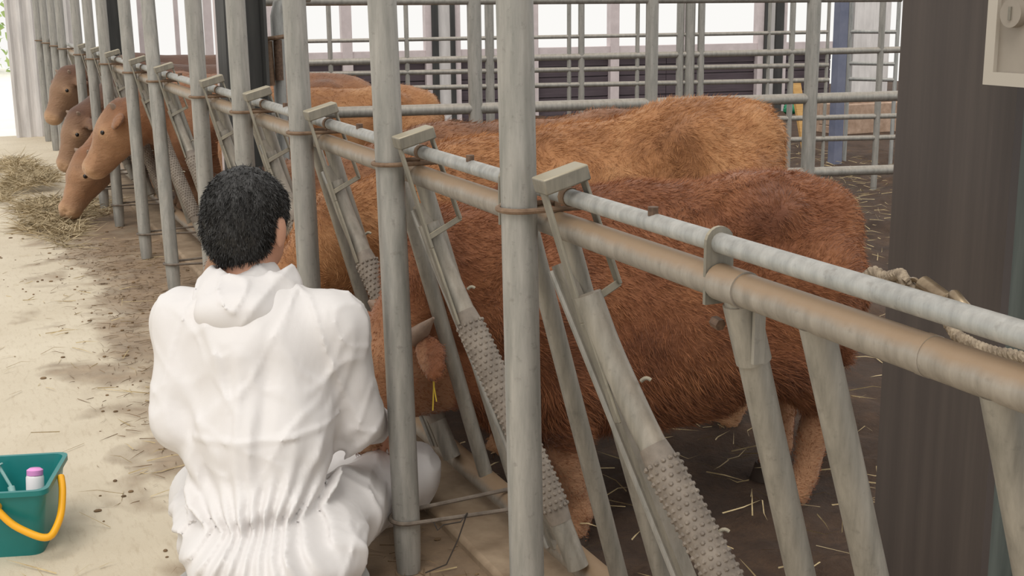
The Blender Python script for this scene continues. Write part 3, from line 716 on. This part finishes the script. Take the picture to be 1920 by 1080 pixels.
make_cow('brown calf with lifted head chewing above its neighbour\'s head', (1.57, 7.09), math.radians(178), .97, hd(238, 214, 6.80), hd(163, 326, 6.84), '_c', .015, 24000, .012)
make_cow('tan calf lowering its muzzle to the alley floor hay', (1.56, 7.80), math.radians(178), .95, hd(174, 297, 7.33), hd(120, 403, 7.25), '_c', .015, 24000, .012, via=(.98, 7.84, .57))
make_cow('dark brown calf with head bent behind the chewing calf', (1.58, 8.52), math.radians(179), .97, hd(155, 222, 8.05), hd(116, 318, 8.0), '_d', .015, 0, via=(1.02, 8.545, .64))
make_cow('dark brown calf with upright head near the far door', (1.57, 9.5), math.radians(178), 1.0, hd(132, 146, 8.9), hd(92, 228, 8.8), '_d', .018, 0)

# ================================================================== PERSON
PO = V([.555, 2.50, 0]); PA = math.radians(-23)          # local +x = person's right, +y = forward
PRm = rotz(PA)
pl2 = lambda p: PRm.T@(V(p)-PO)
person = empty('person', PO, 'person in white hooded coverall seated with back turned, reaching to a calf', 'person', rz=PA)
shL, shR = pl2(hd(350, 612, 2.70)), pl2(hd(618, 615, 2.69))
elL, elR = pl2(hd(338, 800, 2.64)), pl2(hd(658, 780, 2.74))
haL, haR = pl2(hd(356, 632, 2.92)), pl2(hd(702, 797, 2.885))
hipc = pl2(hd(512, 1045, 2.57))
hipL, hipR = hipc+V([-.085, .05, .035]), hipc+V([.07, .07, .025])
knL, knR = pl2(hd(392, 935, 2.84)), pl2((.955, 2.83, .104))
anL, anR = V([-.10, .42, .05]), pl2((.72, 3.06, .06))
headc = pl2(hd(467, 420, 2.74))
# --- suit
h = .006
allp = np.array([shL, shR, elL, elR, haL, haR, knL, knR, anL, anR, hipc])
Fs = Field(np.maximum(allp.min(0)-.24, [-9, -9, -.02]), allp.max(0)+.16, h)
Fs.ell(hipc+V([.01, -.01, .012]), (.186, .160, .090), .05)
Fs.ell(pl2(hd(490, 985, 2.60)), (.150, .118, .10), .05)
Fs.ell(pl2(hd(487, 850, 2.64)), (.158, .125, .15), .06)
Fs.ell(pl2(hd(485, 715, 2.68)), (.166, .118, .17), .06)
Fs.cone(shL, shR, .074, .074, .06)
nb_ = pl2(hd(478, 575, 2.72)); nt_ = pl2(hd(474, 530, 2.74)); Fs.cone(nb_, nt_, .09, .060, .05)
for a, b, c_ in ((shL, elL, haL), (shR, elR, haR)):
    Fs.cone(a, b, .074, .058, .03); cu = b+(c_-b)*.86; Fs.cone(b, cu, .058, .044, .02)
for a, b, c_ in ((hipL, knL, anL), (hipR, knR, anR)):
    Fs.cone(a, b, .098 if a is hipL else .088, .074, .06); Fs.cone(b, c_, .076, .056, .03)
band = np.abs(Fs.d) < .06
ii = np.nonzero(band); X, Y, Z = (Fs.ax[a][ii[a]].astype(float) for a in range(3))
wx = X+.05*(vnoise(X*6, Y*6, Z*6)-.5); ridge = lambda q: 1-np.abs(2*q-1)
torso = np.exp(-(X/.2)**4)*np.clip((Z-.2)/.1, 0, 1)
cr = lambda q, w_: np.exp(-((q-.5)/w_)**2)
sharp = .0050*cr(vnoise(wx*6+13, Y*5, Z*3.2+X*6), .035)+.0035*cr(vnoise(wx*8+1, Y*6+7, Z*4.5-X*9), .04)+.0028*cr(vnoise(X*11+5, Y*9+2, Z*12+X*5), .05)
fold = sharp+.012*(vnoise(wx*7+3, Y*6, Z*3.0+2)-.5)*2+torso*.013*(ridge(vnoise(wx*11+3, Y*5, Z*2.6+2))**2-.35)+.011*(ridge(vnoise(wx*9+9, Y*9+5, Z*9-X*8))**3-.3)*(1-.5*torso)
zw = .248+.015*np.sin(X*9); dz = Z-zw
fan = np.arctan2(X-.0, np.abs(dz)+.10)
plt = .009*np.sin(fan*34+3*vnoise(X*10, Y*10, Z*6))*np.exp(-(dz/.075)**2)*(Y < .1)
pinch = .020*np.exp(-(dz/.020)**2)*(np.abs(X) < .22)*(Y < .10)
crease = -.005*np.exp(-((Z-.405-.05*X)/.006)**2)*(np.abs(X) < .15)*(Y < .02)
spine_f = .010*np.exp(-((X+.005-.06*(Z-.4))/.018)**2)*np.clip((Z-.25)/.1, 0, 1)*np.clip((.62-Z)/.1, 0, 1)*(Y < .05)-.007*np.exp(-((X+.05)/.012)**2)*(Y < .05)*np.clip((Z-.28)/.06, 0, 1)*np.clip((.58-Z)/.06, 0, 1)
flare = .014*np.exp(-((np.abs(X)-.10-.30*(Z-.25))/.016)**2)*(Y < .05)*np.clip((Z-.25)/.05, 0, 1)*np.clip((.42-Z)/.08, 0, 1)
Fs.d[ii] += (-fold+plt+pinch+crease+spine_f+flare).astype(np.float32)
suit = link('coverall', Fs.mesh('coverall'), 'suit', person)
sm = suit.modifiers.new('smooth', 'SMOOTH'); sm.factor = .5; sm.iterations = 1
# --- hood lying on the back
hc = pl2(hd(456, 552, 2.66))
Fh = Field(hc-.22, hc+V([.22, .25, .22]), .006)
tl = math.radians(30); A3 = [[1, 0, 0], [0, math.cos(tl), math.sin(tl)], [0, -math.sin(tl), math.cos(tl)]]
Fh.ell(hc+V([.008, .03, .0]), (.114, .100, .066), .02, A3)
Fh.ell(hc+V([-.008, -.060, -.028]), (.082, .045, .050), .05, A3)
Fh.ell(hc+V([.012, .075, .085]), (.088, .10, .085), .012, A3, cut=True)
ii = np.nonzero(np.abs(Fh.d) < .05); X, Y, Z = (Fh.ax[a][ii[a]].astype(float) for a in range(3))
Fh.d[ii] += (-.006*np.exp(-((vnoise(X*8+1, Y*8, Z*12-np.abs(X-hc[0])*16)-.5)/.05)**2)-.007*(ridge(vnoise(X*9+2, Y*9+4, Z*14-np.abs(X-hc[0])*14))**2-.35)).astype(np.float32)
hood = link('hood', Fh.mesh('hood'), 'suit', person)
sm = hood.modifiers.new('smooth', 'SMOOTH'); sm.factor = .5; sm.iterations = 2
# --- body (head, neck, hands, limbs inside the suit) one mesh
fwd = pl2(PO+V([math.sin(.75), math.cos(.75), 0])); fwd[2] = -.12; fwd /= np.linalg.norm(fwd)      # looks to the calf
rt_ = np.cross(fwd, V([0, 0, 1.])); rt_ /= np.linalg.norm(rt_); upv = np.cross(rt_, fwd)
Fb = Field(np.maximum(allp.min(0)-.12, [-9, -9, -.01]), np.maximum(allp.max(0)+.14, [0, 0, headc[2]+.16]), .0055)
HB = lambda r, f, u: headc+rt_*r+fwd*f+upv*u
H3 = [rt_, fwd, upv]
Fb.ell(HB(0, -.005, .025), (.074, .092, .082), .02, H3)
Fb.ell(HB(0, .03, -.045), (.058, .066, .068), .03, H3)
Fb.cone(HB(0, .095, .0), HB(0, .108, -.028), .008, .013, .015)           # nose
Fb.ell(HB(0, .088, -.058), (.022, .01, .006), .008, H3); Fb.ell(HB(0, .086, -.068), (.020, .01, .006), .006, H3)
Fb.ell(HB(0, .075, -.098), (.022, .02, .016), .02, H3)
for r in (-1, 1):
    Fb.ell(HB(r*.032, .088, .005), (.018, .014, .010), .01, H3, cut=True)
    Fb.ell(HB(r*.080, -.008, -.012), (.010, .020, .034), .008, H3)
Fb.cone(nb_, HB(0, -.02, -.05), .056, .050, .03)
Fb.ell(pl2(hd(487, 790, 2.67)), (.11, .07, .2), .05); Fb.ell(hipc+V([0, .02, 0]), (.12, .09, .075), .05); Fb.cone(shL, shR, .045, .045, .04)
for a, b, c_ in ((shL, elL, haL), (shR, elR, haR)): Fb.cone(a, b, .045, .038, .02); Fb.cone(b, c_, .037, .026, .02)
for a, b, c_ in ((hipL, knL, anL), (hipR, knR, anR)): Fb.cone(a, b, .075, .052, .03); Fb.cone(b, c_, .050, .034, .02); Fb.cone(c_, c_+V([0, .11, -.012]), .032, .026, .02)
def hand(wr, el, palm_n, sgn):
    d = wr-el; d /= np.linalg.norm(d); s_ = np.cross(d, palm_n); s_ /= np.linalg.norm(s_); n_ = np.cross(s_, d)
    for q in (-.025, -.008, .009, .026): Fb.cone(wr+d*.005+s_*q*.6, wr+d*.075+s_*q, .014, .0125, .012)
    for q, Lf, cu in ((-.028, .058, .5), (-.009, .07, .42), (.010, .074, .45), (.028, .066, .5)):
        p0 = wr+d*.078+s_*q; p1 = p0+(d*math.cos(cu)+n_*math.sin(cu))*Lf*.45; p2 = p1+(d*math.cos(cu*2.3)+n_*math.sin(cu*2.3))*Lf*.32; p3 = p2+(d*math.cos(cu*3.3)+n_*math.sin(cu*3.3))*Lf*.26
        Fb.cone(p0, p1, .0098, .009, .004); Fb.cone(p1, p2, .009, .0083, .004); Fb.cone(p2, p3, .0083, .007, .004)
    t0 = wr+d*.025+s_*sgn*.03; t1 = t0+d*.03+s_*sgn*.022+n_*.015; t2 = t1+d*.028+n_*.016
    Fb.cone(wr+d*.01+s_*sgn*.015, t0, .014, .013, .01); Fb.cone(t0, t1, .012, .0105, .006); Fb.cone(t1, t2, .0105, .0085, .004)
hand(haL, elL, V([.6, .5, .3]), 1); hand(haR, elR, V([0, .3, -1.]), -1)
link('body', Fb.mesh('body'), 'skin', person)
# --- hair
Fq = Field(headc-.16, headc+.16, .0045)
Fq.ell(HB(0, -.014, .034), (.083, .098, .090), .02, H3)
Fq.ell(HB(0, -.050, -.015), (.074, .058, .075), .03, H3)
Fq.ell(HB(0, .098, -.035), (.11, .075, .085), .02, H3, cut=True)
for r in (-1, 1): Fq.ell(HB(r*.092, .0, -.03), (.022, .03, .045), .012, H3, cut=True)
ii = np.nonzero(np.abs(Fq.d) < .04); X, Y, Z = (Fq.ax[a][ii[a]].astype(float) for a in range(3))
Fq.d[ii] += (.010*(vnoise(X*55, Y*55, Z*26)-.5)).astype(np.float32)
hm = Fq.mesh('hair'); hair = link('hair', hm, 'hair', person)
nf = len(hm.polygons); ce = np.empty(nf*3, np.float32); hm.polygons.foreach_get('center', ce); ce = ce.reshape(-1, 3).astype(float)
nr = np.empty(nf*3, np.float32); hm.polygons.foreach_get('normal', nr); nr = nr.reshape(-1, 3).astype(float)
pk = RNG.integers(0, nf, 14000); D = nr[pk]*.4+V([0, -.15, -.7])+RNG.normal(size=(14000, 3))*.25; D /= np.linalg.norm(D, axis=1)[:, None]
strands('hair_strands', ce[pk], D, RNG.uniform(.006, .016, 14000), .0014, 'hair', person)
# --- stool
sq = hd(505, 1060, 2.57)
st = empty('stool', (sq[0], sq[1], 0), 'low grey plastic tub used as a stool under the person', 'stool')
pr = [(.212, 0), (.214, .010), (.205, .012), (.196, .088), (.200, .092), (.200, .100), (.19, .104), (.0, .104)]
vs = [(r*math.cos(a), r*math.sin(a), z) for r, z in pr[:-1] for a in np.linspace(0, 2*math.pi, 40, endpoint=False)]
fs = [(i*40+k, i*40+(k+1) % 40, (i+1)*40+(k+1) % 40, (i+1)*40+k) for i in range(len(pr)-2) for k in range(40)]+[tuple(range((len(pr)-2)*40, (len(pr)-1)*40))]
MB().add(vs, fs).build('tub', 'stool', st)

# ================================================================== BUCKET with syringe and bottle
bk = hz(80, 1040, 0)
bka = math.radians(-16)
bucket = empty('bucket', (bk[0], bk[1], 0), 'teal square plastic bucket with yellow handle', 'bucket', rz=bka)
BW, BD, BH = .26, .20, .168                                  # spans local x -BW..0, y 0..BD
def loopq(i, z, t): # rounded rectangle
    g = t; pts = []
    x0, x1, y0, y1 = -BW-g, g, -g, BD+g
    r = .025
    for cx, cy, a0 in ((x1-r, y0+r, -90), (x1-r, y1-r, 0), (x0+r, y1-r, 90), (x0+r, y0+r, 180)):
        for a in np.linspace(a0, a0+90, 5): pts.append((cx+r*math.cos(math.radians(a)), cy+r*math.sin(math.radians(a)), z))
    return pts
rings = [loopq(0, 0, .0), loopq(0, BH-.012, .022), loopq(0, BH-.012, .030), loopq(0, BH, .030), loopq(0, BH, .020), loopq(0, .008, -.006)]
n = len(rings[0]); vs = [p for r in rings for p in r]
fs = [(i*n+k, i*n+(k+1) % n, (i+1)*n+(k+1) % n, (i+1)*n+k) for i in range(5) for k in range(n)]+[tuple(range(n))[::-1], tuple(range(5*n, 6*n))]
MB().add(vs, fs).build('shell', 'teal', bucket)
hd1 = [(-.085, -.030, BH-.035), (-.05, -.040, BH-.075), (.01, -.05, BH-.105), (.035, -.045, BH-.108), (.05, .0, BH-.075), (.045, .06, BH-.03), (.036, .09, BH-.012)]
hpth = []
for i in range(len(hd1)-1): hpth += [V(hd1[i])+(V(hd1[i+1])-V(hd1[i]))*t for t in np.linspace(0, 1, 5, endpoint=False)]
hpth.append(V(hd1[-1]))
for _ in range(4): hpth = [hpth[0]]+[(hpth[i-1]+2*hpth[i]+hpth[i+1])/4 for i in range(1, len(hpth)-1)]+[hpth[-1]]
MB().tube(hpth, .0085, 12).build('handle', 'yellow', bucket)
MB().tube([(-.085, -.012, BH-.035), (-.085, -.036, BH-.035)], .012, 12).build('pivot', 'yellow', bucket)
def Bw(x, y, z): return V(bk)+rotz(bka)@V([x, y, z])
e = empty('medicine_bottle', Bw(-.04, .125, .009), 'small white bottle with pink cap standing in the teal bucket', 'bottle')
tl = V([.012, .02, 0])
MB().tube([(0, 0, 0), (.0005, .0007, .005), (.009, .0135, .131), (.0095, .014, .136)], [.018, .021, .021, .018], 16).build('flask', 'plastic_white', e)
MB().tube([(.0095, .014, .136), (.0105, .016, .148), (.0108, .0165, .152)], [.019, .019, .013], 16).build('cap', 'pink', e)
e = empty('syringe', Bw(-.09, .135, .009), 'clear plastic syringe leaning inside the teal bucket', 'syringe')
MB().tube([(.012, -.03, .006), (.0, .03, .101)], .0085, 12).build('barrel', 'clear', e)
MB().tube([(.0, .03, .101), (-.022, .052, .149)], .004, 8).build('plunger', 'clear', e)
MB().tube([(-.022, .052, .149), (-.0235, .0535, .152)], .012, 12).build('thumb_plate', 'clear', e)

# ================================================================== ROPE AND SNAP HOOK
XQ = 1.02
def rp(px, py, X=XQ): return hx(px, py, X)
e0 = rp(1690, 540); rope = empty('lead_rope', e0, 'braided lead rope with worn metal snap hook tied by the brown column', 'rope')
def twist(pts, r, turns, parent, name='rope_strand'):
    P = [V(p)-e0 for p in pts]; Q = []
    for i in range(len(P)-1): Q += [P[i]+(P[i+1]-P[i])*t for t in np.linspace(0, 1, 14, endpoint=False)]
    Q.append(P[-1])
    for _ in range(6): Q = [Q[0]]+[(Q[i-1]+2*Q[i]+Q[i+1])/4 for i in range(1, len(Q)-1)]+[Q[-1]]
    for ph in range(3):
        W = []
        for i, q in enumerate(Q):
            t = Q[min(i+1, len(Q)-1)]-Q[max(i-1, 0)]; t /= np.linalg.norm(t); u = np.cross(t, [0, 0, 1.]); u /= np.linalg.norm(u); v = np.cross(t, u)
            a = 2*math.pi*(turns*i/len(Q)+ph/3); W.append(q+(u*math.cos(a)+v*math.sin(a))*r*.55)
        MB().tube(W, r*.62, 8).build(name, 'rope', parent)
XT = 1.0
twist([rp(1650, 545, XT), rp(1622, 522, XT), rp(1638, 508, XT), rp(1662, 522, XT), rp(1650, 540, XT), rp(1670, 522, XT), rp(1700, 528, XT), rp(1712, 545, XT)], .0065, 7, rope)
twist([rp(1668, 518, .99), rp(1690, 512, .99), rp(1698, 530, .985)], .006, 3, rope)
twist([rp(1770, 590, 1.0), rp(1795, 632, .985), rp(1850, 658, .985), rp(1925, 672, .985)], .0065, 8, rope)
ring = [rp(1712+14*math.cos(a), 540+16*math.sin(a), 1.0)-e0 for a in np.linspace(0, 2*math.pi, 17)]
MB().tube(ring, .003, 8).build('hook_ring', 'hook', rope)
a, b = rp(1726, 530, .995)-e0, rp(1778, 566, .995)-e0
MB().tube([a, a+(b-a)*.08, a+(b-a)*.92, b], [.006, .0105, .0095, .006], 14).build('hook_body', 'hook', rope)
a, b = rp(1784, 548, .99)-e0, rp(1822, 592, .99)-e0
MB().tube([a, a+(b-a)*.1, a+(b-a)*.9, b], [.004, .007, .007, .004], 12).build('hook_gate', 'hook', rope)
MB().tube(bez(rp(1776, 562, .99)-e0, rp(1790, 540, .99)-e0, rp(1822, 590, .99)-e0, 10), .0045, 8).build('hook_bow', 'hook', rope)

# ================================================================== STRAW, HAY, DEBRIS
def clear(P): return ((P[:, 0]-sq[0])**2+(P[:, 1]-sq[1]-.04)**2 > .33**2) & ~((np.abs(P[:, 0]-bk[0]+.12) < .26) & (np.abs(P[:, 1]-bk[1]-.12) < .24))
def scatter(name, label, n, fx, fy, fz, Lr, wd, mat, flat=.25):
    P = np.stack([fx(n), fy(n), np.zeros(n)], 1); P = P[clear(P)]; n = len(P); P[:, 2] = fz(P); a = RNG.uniform(0, 2*math.pi, n)
    D = np.stack([np.cos(a), np.sin(a), RNG.normal(size=n)*flat*.5+flat*.3], 1); D /= np.linalg.norm(D, axis=1)[:, None]
    o = strands(name, P, D, RNG.uniform(*Lr, n), wd, mat, None); return tag(o, label, 'straw' if 'straw' in name else 'hay')
clump = lambda P, s, off=0: vnoise(P[:, 0]*s+off, P[:, 1]*s+3, 0*P[:, 0])
# hay heaped in front of the far calves
ny_, nx_ = 90, 40
HX, HY = np.meshgrid(np.linspace(-.15, .95, nx_), np.linspace(6.4, 11.5, ny_), indexing='ij')
def hayh(x, y): return .055*np.exp(-((x-.50-.08*np.sin(y*2.1))/.22)**2)*np.clip((y-7.0)/.9, 0, 1)*np.clip((11.4-y)/.8, 0, 1)*(.35+.9*vnoise(x*5, y*3, 0*x))
hayo = empty('hay_pile', (0, 0, 0), 'loose hay heaped on the alley floor before the feeding calves', 'hay'); hayo['kind'] = 'stuff'
n = 9000; P = np.stack([RNG.normal(.52, .19, n), 6.9+4.3*RNG.beta(1.3, 1.6, n), np.zeros(n)], 1); P = P[(P[:, 0] < .98) & (vnoise(P[:, 0]*4+2, P[:, 1]*1.7, 0*P[:, 0]) > .42)]; n = len(P)
P[:, 2] = hayh(P[:, 0], P[:, 1])+.002; a = RNG.uniform(0, 6.283, n); D = np.stack([np.cos(a), np.sin(a), RNG.normal(size=n)*.2+.1], 1); D /= np.linalg.norm(D, axis=1)[:, None]
strands('hay_stalks', P, D, RNG.uniform(.05, .19, n), .005, 'hay', hayo)
def band_x(n): return np.clip(RNG.normal(.72, .16, n), -.2, .985)
scatter('straw_litter', 'straw and chaff trodden along the foot of the feed fence', 2600, band_x, lambda n: RNG.uniform(1.6, 7, n), lambda P: .004+0*P[:, 0], (.015, .08), .0022, 'straw_dark', .05)
scatter('straw_stalks', 'pale straw stalks strewn on the alley concrete', 260, lambda n: np.clip(RNG.normal(.45, .3, n), -.9, .98), lambda n: RNG.uniform(1.6, 8, n), lambda P: .005+0*P[:, 0], (.04, .16), .0032, 'straw', .04)
scatter('straw_bedding', 'straw mixed into the dark pen bedding', 5200, lambda n: RNG.uniform(1.25, 7, n), lambda n: RNG.uniform(.6, 11, n), lambda P: PEN_Z+.03+.05*clump(P, 2.3), (.04, .16), .004, 'straw', .15)
nb = MB()
for k in range(260):
    x = float(np.clip(RNG.normal(.6, .28), -.8, .98)); y = float(RNG.uniform(1.6, 7.5)); r = random.uniform(.002, .007)
    if not clear(V([[x, y, 0]]))[0]: continue
    nb.blob((x, y, r*.4), (r*random.uniform(.8, 1.8), r, r*.6), 6, 4)
o = nb.build('dung_crumbs', 'straw_dark'); tag(o, 'dark crumbs of dung and feed scattered on the concrete', 'debris', kind='stuff')
